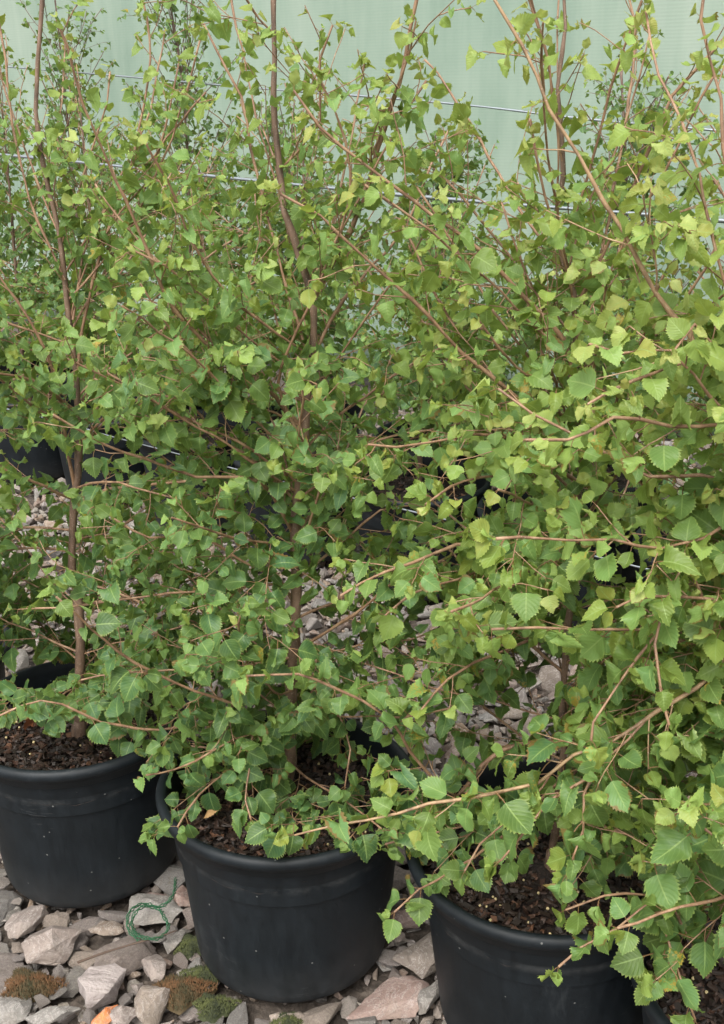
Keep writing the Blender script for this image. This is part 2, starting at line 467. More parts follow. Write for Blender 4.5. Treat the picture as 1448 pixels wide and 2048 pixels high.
def make_pot(p, label, near, rz, group=None, tilt=(0, 0), i=0, beads=30):
    root = empty('plant_pot', (p.x, p.y, 0), label=label, cat='plant pot', group=group)
    root.rotation_euler = (tilt[0], tilt[1], rz)
    for nm, me, mt in (('wall', ME_wall, M_pot), ('rim', ME_rim, M_pot)):
        mobj(nm, me, mt, root) if not me.materials else link(bpy.data.objects.new(nm, me), root)
    sm = soil_me[i % 3]
    so = mobj('soil', sm, M_soil, root) if not sm.materials else link(bpy.data.objects.new('soil', sm), root)
    cm = chip_me[i % 3] if near else far_chip
    o = mobj('bark_chips', cm, M_chip, so) if not cm.materials else link(bpy.data.objects.new('bark_chips', cm), so)
    o['kind'] = 'stuff'
    if beads:
        o = mobj('fertiliser_beads', beads_mesh(beads), M_bead, so); o['kind'] = 'stuff'
    return root
G_POT = 'black plastic pots of young birches'
make_pot(P0, 'black pot cut off by the left edge, just behind the big lower left pot', True, .4, G_POT, i=0)
make_pot(P1, 'big black round pot at lower left with orange dead leaves on its soil', True, 1.1, G_POT, (R(-.6), R(.8)), 1)
make_pot(P2, 'big black round pot in the middle of the front row, near the green twine', True, 2.3, G_POT, (R(.5), 0), 2, 36)
make_pot(P3, 'big black round pot with scattered cream beads, right of the middle front pot', True, 3.6, G_POT, (R(.8), R(1.2)), 0, 60)
make_pot(P4, 'black pot cut off by the bottom right corner of the photo', True, 5.0, G_POT, i=1)
labA = ['black pot farthest left in the second row, behind the thick left trunk', 'black pot second from the left in the row behind the front pots',
        'black pot of the second row behind the left of the middle foliage', 'black pot of the second row, hidden behind the middle birch trunk',
        'black pot with a clear round rim seen through the centre leaves, behind the front row', 'black pot of the second row just right of the clear round rim',
        'black pot farthest right in the second row, behind dense leaves']
for k, p in enumerate(rowA): make_pot(p, labA[k], False, k * 1.3, G_POT, i=k, beads=0)
labB = ['black pot farthest left in the back row near the netting', 'second black pot from the left in the back row', 'back row black pot with its rim and soil showing below the teal cloth',
        'back row black pot right of the one below the teal cloth', 'back row black pot behind the centre of the foliage', 'back row black pot second from the right', 'back row black pot farthest right by the netting']
for k, p in enumerate(rowB): make_pot(p, labB[k], False, k * 1.9, G_POT, i=k, beads=0)

# ------------------------------------------------------------------ leaves
def leaf_template(rows, fold, curl, wave, seed, wide=1.0):
    """one toothed birch leaf, base at origin, tip to +Y (length 1), face to +Z, with its stalk going back to the twig"""
    rs = random.Random(seed)
    V, UV, F_ = [], [], []
    def hw(t):
        return wide * float(np.interp(t, (0, .04, .11, .22, .36, .52, .68, .82, .92, 1), (.03, .20, .335, .42, .44, .405, .31, .17, .065, 0)))
    asym = rs.uniform(-.05, .05)
    def put(x, t, sgn, au):
        f = fold * (1 + .3 * math.sin(5 * t))
        y = t
        z = abs(x) * math.sin(f)
        xx = x * math.cos(f)
        z += wave * .10 * math.sin(9 * t + seed + sgn * 1.3) * (abs(x) / .4)
        z += wave * .05 * math.sin(15 * t + seed * 2 + sgn) * (abs(x) / .4) ** 2
        # curl along the length
        th = curl * t
        yy = (math.sin(th) / curl if abs(curl) > .01 else t)
        zz = -(1 - math.cos(th)) / curl if abs(curl) > .01 else 0
        V.append((xx + asym * t * (1 - t), yy - z * math.sin(th), zz + z * math.cos(th)))
        UV.append((.5 + .5 * au * sgn, t))
        return len(V) - 1
    if rows >= 8:
        L = []
        for i in range(rows + 1):
            t = i / rows
            w = hw(t)
            m = put(0, t, 0, 0)
            row = {0: m}
            for sg in (-1, 1):
                if 0 < i < rows:
                    row[sg] = (put(sg * w * .5, t, sg, .5), put(sg * w * .9, t - .01, sg, .92))
            L.append(row)
        for i in range(rows):
            t = (i + .72) / rows
            for sg in (-1, 1):
                a, b = L[i], L[i + 1]
                w = hw(t)
                tip = put(sg * w * (1.07 + rs.uniform(-.05, .07)), min(.985, t + .02), sg, 1.0)
                if i == 0: fs = [(a[0], b[sg][0], b[0]), (a[0], tip, b[sg][1], b[sg][0])]
                elif i == rows - 1: fs = [(a[0], a[sg][0], b[0]), (a[sg][0], a[sg][1], tip, b[0])]
                else: fs = [(a[0], a[sg][0], b[sg][0], b[0]), (a[sg][0], a[sg][1], tip, b[sg][1], b[sg][0])]
                for f in fs: F_.append(f if sg > 0 else f[::-1])
    else:
        L = []
        for i in range(rows + 1):
            t = i / rows
            m = put(0, t, 0, 0); row = {0: m}
            for sg in (-1, 1):
                if 0 < i < rows: row[sg] = put(sg * hw(t), t, sg, .95)
            L.append(row)
        for i in range(rows):
            for sg in (-1, 1):
                a, b = L[i], L[i + 1]
                if i == 0: f = (a[0], b[sg], b[0])
                elif i == rows - 1: f = (a[0], a[sg], b[0])
                else: f = (a[0], a[sg], b[sg], b[0])
                F_.append(f if sg > 0 else f[::-1])
    # stalk: a thin three-sided rod arching back from the blade
    base = len(V)
    for k in range(3):
        s = k / 2
        r = .017 + .006 * s
        for q in range(3):
            a = 2 * math.pi * q / 3
            V.append((r * math.cos(a), -.36 * s, r * math.sin(a) - .10 * s * s)); UV.append((.5, -.5))
    for k in range(2):
        for q in range(3):
            F_.append((base + k * 3 + q, base + k * 3 + (q + 1) % 3, base + (k + 1) * 3 + (q + 1) % 3, base + (k + 1) * 3 + q))
    return np.array(V), np.array(UV), F_
def template_set(rows, n):
    out = []
    for i in range(n):
        r = random.Random(i + 5)
        out.append(leaf_template(rows, (.06 + .85 * i / n) * r.uniform(.7, 1.2), r.choice([1, 1, 1, -.6]) * (r.uniform(.25, .8) + .9 * i / n), r.uniform(.4, 1.1) + .8 * i / n, i * 1.7, r.uniform(.96, 1.2)))
    V = np.stack([o[0] for o in out]); UV = out[0][1]; F_ = out[0][2]
    loops = np.array([i for f in F_ for i in f]); ln = np.array([len(f) for f in F_])
    return V, UV[loops], loops, np.concatenate(([0], np.cumsum(ln)[:-1])), len(loops)
T_HI = template_set(12, 28)
T_LO = template_set(5, 10)

class Leaves:
    def __init__(s): s.p, s.y, s.n, s.s, s.t, s.v = [], [], [], [], [], []
    def add(s, base, ydir, nrm, size, tone, v=0.5):
        s.p.append(base); s.y.append(ydir); s.n.append(nrm); s.s.append(size); s.t.append(tone); s.v.append(v)
    def mesh(s, T):
        tv, uvl, loops, starts, nl = T
        n = len(s.p)
        P = np.array(s.p); Y = np.array(s.y); Nn = np.array(s.n); S = np.array(s.s); Tn = np.array(s.t)
        Y /= np.linalg.norm(Y, axis=1)[:, None]
        X = np.cross(Y, Nn); X /= np.linalg.norm(X, axis=1)[:, None] + 1e-9
        Z = np.cross(X, Y)
        var = np.minimum(len(tv) - 1, (len(tv) * np.array(s.v)).astype(int))
        tp = tv[var] * S[:, None, None]
        # the stalk end sits on the twig: move the blade out by the stalk length
        off = np.array([0, .36, .10])
        tp = tp + (off[None] * S[:, None])[:, None]
        V = tp[..., 0:1] * X[:, None] + tp[..., 1:2] * Y[:, None] + tp[..., 2:3] * Z[:, None] + P[:, None]
        m = tv.shape[1]
        me = np_mesh('leaves', V.reshape(-1, 3), loops=(loops[None] + m * np.arange(n)[:, None]).ravel(), starts=(starts[None] + nl * np.arange(n)[:, None]).ravel())
        uv = me.uv_layers.new(name='UVMap')
        uv.data.foreach_set('uv', np.tile(uvl.astype(np.float32), (n, 1)).ravel())
        tone_attr(me, np.repeat(np.concatenate([Tn, np.ones((n, 1))], 1), m, 0))
        return me

class Tubes:
    def __init__(s): s.V, s.F, s.c = [], [], 0
    def add(s, pts, r0, r1, k=6, pw=1.0):
        pts = np.array([tuple(p) for p in pts]); n = len(pts)
        d = np.gradient(pts, axis=0); d /= np.linalg.norm(d, axis=1)[:, None] + 1e-9
        ref = np.array([0, 0, 1.]) if abs(d[0, 2]) < .8 else np.array([1., 0, 0])
        a = np.cross(d, ref); a /= np.linalg.norm(a, axis=1)[:, None] + 1e-9
        b = np.cross(d, a)
        r = r0 + (r1 - r0) * np.linspace(0, 1, n) ** pw
        if k >= 6: r = r * (1 + .16 * nr.normal(size=n).clip(-1, 1.6))
        th = np.arange(k) * 2 * np.pi / k
        ring = pts[:, None] + r[:, None, None] * (a[:, None] * np.cos(th)[None, :, None] + b[:, None] * np.sin(th)[None, :, None])
        s.V.append(ring.reshape(-1, 3)); c = s.c
        i = np.arange(n - 1)[:, None] * k; q = np.arange(k)[None]; q2 = (q + 1) % k
        s.F.append(np.stack([c + i + q, c + i + q2, c + i + k + q2, c + i + k + q], -1).reshape(-1, 4))
        s.V.append(pts[-1:] + d[-1:] * r[-1]); tipi = c + n * k
        s.F.append(np.array([[c + (n - 1) * k + j, c + (n - 1) * k + (j + 1) % k, tipi, tipi] for j in range(k)]))
        s.c += n * k + 1
    def mesh(s, name):
        V = np.concatenate(s.V); F_ = np.concatenate(s.F)
        tri = F_[:, 2] == F_[:, 3]
        quads, tris = F_[~tri], F_[tri][:, :3]
        loops = np.concatenate([quads.ravel(), tris.ravel()])
        starts = np.concatenate([np.arange(len(quads)) * 4, len(quads) * 4 + np.arange(len(tris)) * 3])
        return np_mesh(name, V, loops=loops, starts=starts)

def smooth_path(pts, step=.03, wob=.006):
    """Catmull-Rom through the points, resampled, with a little natural kink"""
    P = [Vector(p) for p in pts]
    P = [P[0] * 2 - P[1]] + P + [P[-1] * 2 - P[-2]]
    out = []
    for i in range(1, len(P) - 2):
        n = max(1, int((P[i + 1] - P[i]).length / step))
        for k in range(n):
            t = k / n
            a, b, c, d = P[i - 1], P[i], P[i + 1], P[i + 2]
            out.append(.5 * ((2 * b) + (c - a) * t + (2 * a - 5 * b + 4 * c - d) * t * t + (3 * b - a - 3 * c + d) * t ** 3))
    out.append(P[-2])
    for i in range(1, len(out)):
        out[i] = out[i] + Vector([rnd.uniform(-wob, wob) * .6 for _ in range(3)])
    return out
def rv(s=1.0): return Vector((rnd.gauss(0, s), rnd.gauss(0, s), rnd.gauss(0, s)))
UP = Vector((0, 0, 1))

class Tree:
    def __init__(s, root, hi=True, size=.05, young=.3, dark=0.0, dens=1.0, spotty=.015, zt=1.12, zmin=.72, hy=.47):
        s.o = Vector((root.x, root.y, 0)); s.hi = hi; s.size = size; s.young = young; s.dark = dark; s.dens = dens; s.spotty = spotty
        s.hy = hy; s.zt = zt; s.zmin = zmin; s.bark = M_limb if hi else M_limb_dull; s.lv = Leaves(); s.limbs = []; s.trunk = None; s.axis = None
    def leaf(s, p, d, side, age, up_bias):
        out = Vector((p.x - s.o.x, p.y - s.o.y, 0))
        out = out.normalized() if out.length > .02 else rv().normalized()
        y = (d * .40 + side * .70 + UP * rnd.uniform(-1.0, .1) + rv(.28)).normalized()
        n = (UP * .75 + out * .55 + Vector((0, -.22, 0)) + rv(.34)).normalized()
        sz = s.size * (1 - .50 * age ** 1.6) * rnd.uniform(.60, 1.25)
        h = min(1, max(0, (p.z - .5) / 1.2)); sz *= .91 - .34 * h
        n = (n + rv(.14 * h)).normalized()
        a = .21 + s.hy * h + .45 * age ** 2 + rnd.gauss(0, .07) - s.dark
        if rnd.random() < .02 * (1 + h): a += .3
        spot = 1.0 if rnd.random() < s.spotty else 0.0
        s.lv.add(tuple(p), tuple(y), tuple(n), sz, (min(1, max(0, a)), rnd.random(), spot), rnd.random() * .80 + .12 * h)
    def thin(s, z):
        return 1.0 if z < s.zt else max(s.zmin, 1 - (z - s.zt) / .45 * (1 - s.zmin))
    def twig(s, tb, p, d, L, r, up_bias, depth=0):
        n = max(3, int(L / .022)); pts = [p.copy()]; q = p.copy(); dd = d.copy()
        droop = rnd.uniform(-.02, .05)
        for i in range(n):
            dd = (dd + rv(.10) + UP * (-droop + .02 * up_bias)).normalized()
            q = q + dd * (L / n); pts.append(q.copy())
        tb.add(pts, r, max(.0007, r * .45), 5 if s.hi else 3)
        sgn = rnd.choice([-1, 1])
        side0 = dd.cross(UP); side0 = side0.normalized() if side0.length > .1 else Vector((1, 0, 0))
        step = .0172 if s.hi else .027
        t = .03 / max(L, .03) * rnd.uniform(.5, 1)
        while t < 1:
            if rnd.random() < s.dens * (.25 + .75 * s.thin(q.z)):
                i = min(n - 1, int(t * n)); f = t * n - i
                pt = pts[i].lerp(pts[i + 1], f)
                di = (pts[i + 1] - pts[i]).normalized()
                s.leaf(pt, di, side0 * sgn, t ** 2 * s.young * 2.0 if t > .55 else t * .3 * s.young, up_bias)
                if depth == 0 and L > .13 and rnd.random() < .28:
                    s.twig(tb, pt, (di + side0 * sgn * .9 + rv(.2)).normalized(), L * rnd.uniform(.25, .5), r * .7, up_bias, 1)
            sgn = -sgn
            t += step / L * rnd.uniform(.75, 1.3)
        for _ in range(2): s.leaf(pts[-1], dd, side0 * rnd.uniform(-.5, .5), .65 + .35 * rnd.random(), up_bias)
    def limb(s, pts, r0, bare=.12, tw=(.07, .22), gap=.042, up=0.3, r1=.0016, mat=None, wob=.003, tipleaf=True):
        path = smooth_path(pts, .03, wob); r0 *= .62
        tb = Tubes(); tb.add(path, r0, r1, 8 if s.hi else 5)
        cum = [0]
        for a, b in zip(path, path[1:]): cum.append(cum[-1] + (b - a).length)
        Lt = cum[-1]; pos = Lt * bare; sgn = 1
        while pos < Lt:
            i = max(k for k in range(len(cum)) if cum[k] <= pos); i = min(i, len(path) - 2)
            f = (pos - cum[i]) / max(1e-6, cum[i + 1] - cum[i])
            p = path[i].lerp(path[i + 1], f); d = (path[i + 1] - path[i]).normalized()
            t = pos / Lt
            side = d.cross(UP + rv(.45)); side = side.normalized() if side.length > .1 else Vector((1, 0, 0))
            side = (Matrix.Rotation(rnd.uniform(-.9, .9), 3, d) @ side) * sgn
            g = s.thin(p.z)
            L = rnd.uniform(*tw) * (1.15 - .85 * t ** 1.5) * (.45 + .55 * g)
            if L > .045 and rnd.random() < .80 * (.35 + .65 * g):
                s.twig(tb, p, (d * .75 + side * .8 + UP * (.15 * up)).normalized(), L, max(.0009, min(.0028, r0 * .35) * (1.1 - .5 * t)), up)
            else:
                s.leaf(p, d, side * rnd.choice([-1, 1]), .25 + t * .45 * s.young * 2, up)
            if rnd.random() < .65: s.leaf(p, d, -side, t * .55 * s.young * 2, up)
            sgn = -sgn; pos += gap * .98 * rnd.uniform(.6, 1.4) / (.6 + .4 * g)
        for _ in range(3): s.leaf(path[-1], d, rv(.5), .7 + .3 * rnd.random(), up)
        s.limbs.append((tb, mat))
    def set_trunk(s, pts, r0, r1=.0028):
        path = smooth_path(pts, .04, .004); s.axis = path
        tb = Tubes(); tb.add(path, r0, r1, 12, .60)
        # flared foot
        p0 = path[0]; tb.add([p0 + Vector((0, 0, -.02)), p0 + Vector((0, 0, .015)), p0.lerp(path[1], .8)], r0 * 1.5, r0 * 1.0, 12)
        s.trunk = tb; s.r0 = r0
        # short leafy spurs on the trunk itself come with the limbs
    def at_height(s, z):
        for a, b in zip(s.axis, s.axis[1:]):
            if a.z <= z <= b.z: return a.lerp(b, (z - a.z) / max(1e-6, b.z - a.z))
        return s.axis[-1]
    def auto(s, n, z0, z1, len0, len1, azc=None, azw=math.pi, elev=(5, 55), r=.005, **k):
        for i in range(n):
            z = z0 + (z1 - z0) * (i + rnd.random()) / n
            p = s.at_height(z)
            az = rnd.uniform(-azw, azw) + (azc if azc is not None else 0)
            f = (z - z0) / max(.01, z1 - z0)
            e = R(elev[0] + (elev[1] - elev[0]) * f + rnd.uniform(-10, 10))
            L = (len0 + (len1 - len0) * f) * rnd.uniform(.75, 1.2)
            d = Vector((math.sin(az) * math.cos(e), math.cos(az) * math.cos(e), math.sin(e)))
            pts = [p]; q = p.copy()
            for j in range(6):
                d = (d + rv(.09) + UP * (.05 * (f - .35))).normalized()
                if q.y + d.y * L / 6 < 1.02: d = Vector((d.x, .05, d.z + .3)).normalized()
                q = q + d * (L / 6); q.z = max(q.z, .385)
                pts.append(q.copy())
            s.limb(pts, r * (1.1 - .4 * f), **k)
    def finish(s, label, group=None, name='birch_tree'):
        b = s.axis[0]
        root = empty(name, (b.x, b.y, b.z), label=label, cat='birch', group=group)
        inv = -Vector(root.location)
        def put(nm, me, mt):
            me.transform(Matrix.Translation(inv)); return mobj(nm, me, mt, root)
        put('trunk', s.trunk.mesh('trunk'), M_trunk if s.hi else M_limb_dull)
        for tb, mt in s.limbs: put('limb', tb.mesh('limb'), mt or s.bark)
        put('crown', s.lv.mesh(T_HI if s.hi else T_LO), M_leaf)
        return root
def px(pts, y0, y1, pw=1.0):
    n = len(pts)
    L = [0]
    for a, b in zip(pts, pts[1:]): L.append(L[-1] + math.hypot(a[0] - b[0], a[1] - b[1]))
    return [atY(a[0], a[1], y0 + (y1 - y0) * (l / L[-1]) ** pw) for a, l in zip(pts, L)]
SZ = Vector((0, 0, .30))

# ---- front row, left tree
t = Tree(P1, size=.046, young=.32, dark=.05)
t.set_trunk([P1 + SZ] + px([(160, 1250), (143, 1100), (155, 950), (156, 850), (148, 700), (130, 575), (115, 450), (95, 380), (80, 300), (70, 225), (77, 125), (88, 0), (96, -160), (90, -330)], 1.97, 1.98), .0125)
t.limb(px([(150, 980), (110, 760), (60, 640), (-20, 520), (-90, 400)], 1.97, 1.90), .0065)
t.limb(px([(150, 760), (185, 560), (225, 440), (262, 330), (300, 120), (280, -40)], 1.97, 1.99), .005)
t.limb(px([(146, 640), (165, 520), (205, 420), (290, 250), (330, 60)], 1.97, 2.12), .004)
t.limb(px([(130, 560), (60, 400), (25, 250), (10, 120), (-20, -60)], 1.97, 2.05), .004)
t.limb(px([(150, 900), (240, 820), (330, 770), (420, 700), (500, 600)], 1.97, 2.25), .005)
t.limb(px([(150, 1000), (60, 960), (-20, 930), (-100, 930)], 1.97, 1.8), .005)
t.limb(px([(146, 1080), (230, 1060), (320, 1010), (420, 990)], 1.97, 2.2), .004)
t.limb(px([(150, 820), (60, 760), (-30, 740), (-110, 700)], 1.97, 1.75), .005)
t.auto(9, .36, .66, .28, .38, azc=R(20), azw=R(105), elev=(-12, 25), r=.0035)
t.auto(15, .66, 1.32, azc=0, azw=R(150), len0=.42, len1=.45, elev=(5, 60), r=.0045)
t.auto(3, .34, .5, .22, .3, elev=(10, 30), r=.003)
t.auto(5, .80, 1.45, .42, .38, elev=(52, 74), r=.0030, tw=(.04, .12), gap=.035)
t.finish('young birch rooted in the big lower left pot, bare thick trunk rising on the left')

# ---- front row, middle tree
t = Tree(P2, size=.046, young=.36, dark=.04)
t.set_trunk([P2 + SZ + Vector((-.006, 0, 0))] + px([(575, 1520), (590, 1250), (592, 1080), (608, 850), (628, 700), (624, 590), (605, 525), (588, 470), (570, 420), (560, 340), (550, 250), (549, 120), (546, 40), (550, -150), (540, -350)], 1.72, 1.78), .0155)
t.limb(px([(624, 600), (680, 500), (734, 380), (754, 300), (799, 165), (831, 0), (860, -160), (880, -330)], 1.76, 1.66), .0072, gap=.05, bare=.08)
t.limb(px([(600, 850), (525, 770), (465, 735), (350, 620), (285, 480), (215, 320), (165, 210), (135, 100), (112, 40)], 1.74, 1.60), .0062, gap=.05)
t.limb(px([(602, 800), (520, 760), (430, 690), (355, 600), (310, 520), (240, 440), (190, 370)], 1.74, 1.82), .005)
t.limb(px([(605, 680), (575, 580), (530, 410), (500, 300), (485, 195), (450, 135), (408, 50)], 1.76, 1.84), .004)
t.limb(px([(608, 760), (660, 640), (720, 560), (800, 470), (850, 360), (900, 250)], 1.76, 1.95), .005)
t.limb(px([(606, 880), (555, 770), (595, 660), (625, 595), (665, 500), (700, 400), (690, 280), (640, 160)], 1.72, 1.62), .0045)
t.limb(px([(560, 340), (600, 300), (640, 240), (640, 120), (665, 50)], 1.77, 1.72), .003)
t.limb(px([(545, 65), (520, 40), (480, -20), (430, -90)], 1.77, 1.70), .003, gap=.06)
t.limb(px([(592, 1080), (520, 965), (390, 952), (320, 930), (210, 890), (105, 830)], 1.74, 1.52), .0058)
t.limb(px([(600, 1010), (520, 930), (430, 870), (370, 800), (240, 780), (190, 760)], 1.74, 1.70), .0045)
t.limb(px([(594, 1200), (540, 1150), (480, 1120), (400, 1070), (300, 1075), (230, 1040)], 1.74, 1.66), .0045)
t.limb(px([(594, 1130), (640, 960), (600, 870), (606, 800), (600, 740)], 1.72, 1.52), .004)
t.limb(px([(580, 1530), (500, 1450), (465, 1410), (350, 1365), (270, 1325), (208, 1280), (160, 1235), (112, 1193)], 1.70, 1.50), .0060, tw=(.05, .13), gap=.036)
t.limb(px([(578, 1500), (500, 1450), (420, 1445), (320, 1458), (200, 1445), (160, 1425), (80, 1400), (0, 1432)], 1.70, 1.52), .0045, tw=(.04, .09), gap=.05)
t.limb(px([(576, 1540), (500, 1470), (430, 1500), (350, 1540), (290, 1552)], 1.69, 1.46), .003, tw=(.04, .09), gap=.04)
t.limb(px([(576, 1520), (510, 1460), (500, 1530), (490, 1600), (500, 1640)], 1.69, 1.50), .003, tw=(.04, .10), gap=.035)
t.limb(px([(575, 1560), (480, 1530), (400, 1590), (355, 1655)], 1.69, 1.48), .003, tw=(.04, .08), gap=.045)
t.limb(px([(585, 1380), (560, 1390), (520, 1350), (480, 1270), (490, 1210)], 1.70, 1.48), .0035)
t.limb(px([(590, 1300), (660, 1260), (760, 1190), (830, 1130), (870, 1090)], 1.73, 1.62), .0045)
t.limb(px([(592, 1160), (690, 1080), (760, 1020), (840, 1010)], 1.73, 1.75), .004)
t.limb(px([(596, 1000), (700, 920), (760, 880), (850, 860), (930, 845)], 1.73, 1.66), .0045)
t.limb(px([(588, 1350), (660, 1400), (700, 1500), (690, 1570)], 1.71, 1.60), .003, tw=(.04, .10))
t.auto(9, .34, .62, .26, .40, azc=R(0), azw=R(140), elev=(-14, 25), r=.0035)
t.auto(15, .60, 1.28, .40, .42, azc=0, azw=R(155), elev=(5, 55), r=.0042)
t.auto(6, .80, 1.45, .42, .38, elev=(52, 74), r=.0030, tw=(.04, .12), gap=.035)
t.finish('young birch with a slim brown trunk rising from the middle front pot')

# ---- front row, right of the middle
t = Tree(P3, size=.0475, young=.40, dark=-.10, spotty=.03)
t.set_trunk([P3 + SZ] + px([(1125, 1500), (1130, 1300), (1150, 1100), (1160, 900), (1150, 690), (1149, 585), (1124, 525), (1114, 435), (1124, 350), (1119, 175), (1134, 50), (1122, -60), (1130, -300)], 1.54, 1.66), .0085, .0022)
t.limb(px([(1150, 760), (1124, 680), (1049, 595), (964, 505), (900, 455), (824, 400), (724, 325), (640, 255), (590, 180)], 1.57, 1.50), .0062, gap=.05)
t.limb(px([(1145, 900), (1040, 800), (924, 705), (824, 600), (724, 510), (640, 430), (560, 390)], 1.57, 1.45), .0055, gap=.05)
t.limb(px([(1150, 1000), (1190, 895), (1064, 825), (990, 760), (900, 640), (850, 540), (800, 440)], 1.57, 1.68), .005)
t.limb(px([(1149, 620), (1220, 480), (1299, 300), (1344, 190), (1399, 130), (1480, 40)], 1.6, 1.55), .005)
t.limb(px([(1149, 660), (1200, 520), (1240, 300), (1270, 100), (1250, -60)], 1.6, 1.75), .0045)
t.limb(px([(1145, 560), (1040, 420), (960, 280), (900, 180), (850, 120)], 1.6, 1.85), .003, gap=.07)
t.limb(px([(1150, 1150), (1094, 1090), (914, 1092), (824, 1125), (724, 1165), (680, 1190)], 1.55, 1.32), .005, tw=(.05, .16))
t.limb(px([(1140, 1200), (1024, 1127), (914, 1160), (819, 1190), (770, 1230)], 1.55, 1.38), .0045, tw=(.05, .14))
t.limb(px([(1140, 1000), (1000, 950), (900, 975), (850, 1010)], 1.55, 1.36), .004, tw=(.05, .14))
t.limb(px([(1150, 960), (1000, 870), (860, 885), (790, 895), (735, 890)], 1.56, 1.40), .0045, tw=(.05, .16))
t.limb(px([(1130, 1250), (1019, 1295), (949, 1325), (894, 1360), (840, 1420)], 1.55, 1.36), .0045, tw=(.05, .13))
t.limb(px([(1125, 1480), (1000, 1500), (914, 1592), (869, 1560), (819, 1500), (780, 1440), (724, 1400), (670, 1375), (595, 1350), (495, 1350)], 1.53, 1.40), .0055, tw=(.04, .11), gap=.04)
t.limb(px([(1122, 1560), (1040, 1640), (1004, 1670), (914, 1735), (839, 1780), (789, 1822)], 1.51, 1.28), .0035, tw=(.04, .09))
t.limb(px([(1125, 1520), (1060, 1600), (960, 1690), (930, 1740)], 1.51, 1.34), .003, tw=(.04, .09))
t.limb(px([(1130, 1400), (1220, 1450), (1300, 1520), (1380, 1580)], 1.53, 1.50), .004)
t.limb(px([(1130, 1450), (1180, 1520), (1190, 1620), (1160, 1700)], 1.53, 1.36), .0035, tw=(.04, .09))
t.auto(13, .36, .74, .28, .42, azc=R(30), azw=R(125), elev=(-6, 25), r=.0035)
t.auto(18, .55, 1.28, .40, .42, elev=(0, 55), r=.0045)
t.auto(13, .85, 1.5, .42, .38, elev=(52, 74), r=.0030, tw=(.04, .12), gap=.035)
t.finish('young birch growing from the front pot with scattered cream beads on its soil')

# ---- front row, far right tree whose pot is cut by the frame: its limbs reach in from the right
t = Tree(P4, size=.053, young=.46, spotty=.04, dark=-.13)
base4 = P4 + SZ
t.set_trunk([base4, base4 + Vector((-.01, .01, .25)), base4 + Vector((-.02, .03, .55)), base4 + Vector((.01, .03, .9)), base4 + Vector((0, .04, 1.3)), base4 + Vector((.02, .05, 1.7))], .013)
def from4(z): return [t.at_height(z)]
t.limb(from4(.75) + px([(1480, 830), (1404, 705), (1310, 580), (1210, 400), (1160, 310), (1100, 220), (1045, 90), (990, 0), (930, -140)], 1.24, 1.32), .0078, mat=M_pale, gap=.05, bare=.15)
t.limb(from4(.62) + px([(1500, 1020), (1300, 955), (1190, 895), (1064, 825), (1000, 780)], 1.22, 1.30), .006, gap=.05)
t.limb(from4(.62) + px([(1510, 860), (1448, 850), (1339, 855), (1279, 840), (1229, 835), (1174, 865), (1134, 882), (1049, 882)], 1.18, 1.08), .0045, tw=(.04, .12))
t.limb(from4(.72) + px([(1460, 708), (1404, 715), (1324, 737), (1264, 760), (1174, 805)], 1.18, 1.10), .0042, tw=(.04, .12))
t.limb(from4(.70) + px([(1448, 720), (1350, 700), (1240, 705), (1180, 690)], 1.18, 1.12), .004, tw=(.04, .12))
t.limb(from4(.52) + px([(1450, 1050), (1409, 1075), (1324, 1095), (1224, 1082), (1140, 1082), (989, 1075)], 1.2, 1.10), .0045, tw=(.04, .13))
t.limb(from4(.47) + px([(1500, 1180), (1448, 1200), (1364, 1195), (1264, 1198), (1236, 1215)], 1.2, 1.10), .0042, tw=(.04, .13))
t.limb(from4(.45) + px([(1440, 1250), (1350, 1250), (1269, 1260), (1174, 1257), (1074, 1252), (984, 1260)], 1.2, 1.14), .0042, tw=(.04, .12))
t.limb(from4(.40) + px([(1450, 1330), (1394, 1375), (1314, 1425), (1224, 1480), (1144, 1510), (1074, 1565), (939, 1595), (860, 1610), (730, 1640), (590, 1668)], 1.2, 1.19), .0062, mat=M_pale, tw=(.04, .12), gap=.030, bare=.12)
t.limb(from4(.45) + px([(1400, 1200), (1314, 1270), (1239, 1360), (1189, 1445), (1180, 1480)], 1.2, 1.12), .0038, tw=(.04, .09))
t.limb(from4(.5) + px([(1370, 1100), (1359, 1140), (1330, 1210), (1310, 1290), (1324, 1390), (1335, 1450)], 1.18, 1.08), .0035, tw=(.03, .07))
t.limb(px([(1300, 1430), (1170, 1560), (1100, 1600), (1030, 1690), (1000, 1720)], 1.2, 1.14), .0032, tw=(.03, .08))
t.limb(px([(1220, 1485), (1170, 1590), (1165, 1660), (1130, 1750)], 1.2, 1.12), .003, tw=(.03, .07))
t.limb(from4(.20) + px([(1470, 1720), (1344, 1755), (1324, 1787), (1209, 1790), (1129, 1820)], 1.24, 1.16), .0035, tw=(.03, .07), bare=.32)
t.limb(from4(.20) + px([(1460, 1780), (1330, 1785), (1234, 1855), (1164, 1895), (1119, 1930)], 1.2, 1.1), .0033, tw=(.03, .07), bare=.32)
t.limb(from4(.18) + px([(1420, 1740), (1330, 1800), (1344, 1900), (1369, 1975), (1389, 2040)], 1.2, 1.10), .0033, tw=(.02, .045), bare=.35)
t.limb(from4(.3) + px([(1440, 1620), (1339, 1700), (1249, 1665), (1150, 1640)], 1.24, 1.38), .004, tw=(.04, .1))
t.limb(from4(.95) + px([(1470, 420), (1440, 200), (1400, 40), (1420, -80)], 1.22, 1.25), .005)
t.limb(from4(.85) + px([(1430, 500), (1385, 300), (1320, 150), (1290, 20)], 1.25, 1.4), .004)
t.auto(6, .62, .90, .26, .38, azc=R(-45), azw=R(80), elev=(0, 28), r=.0035)
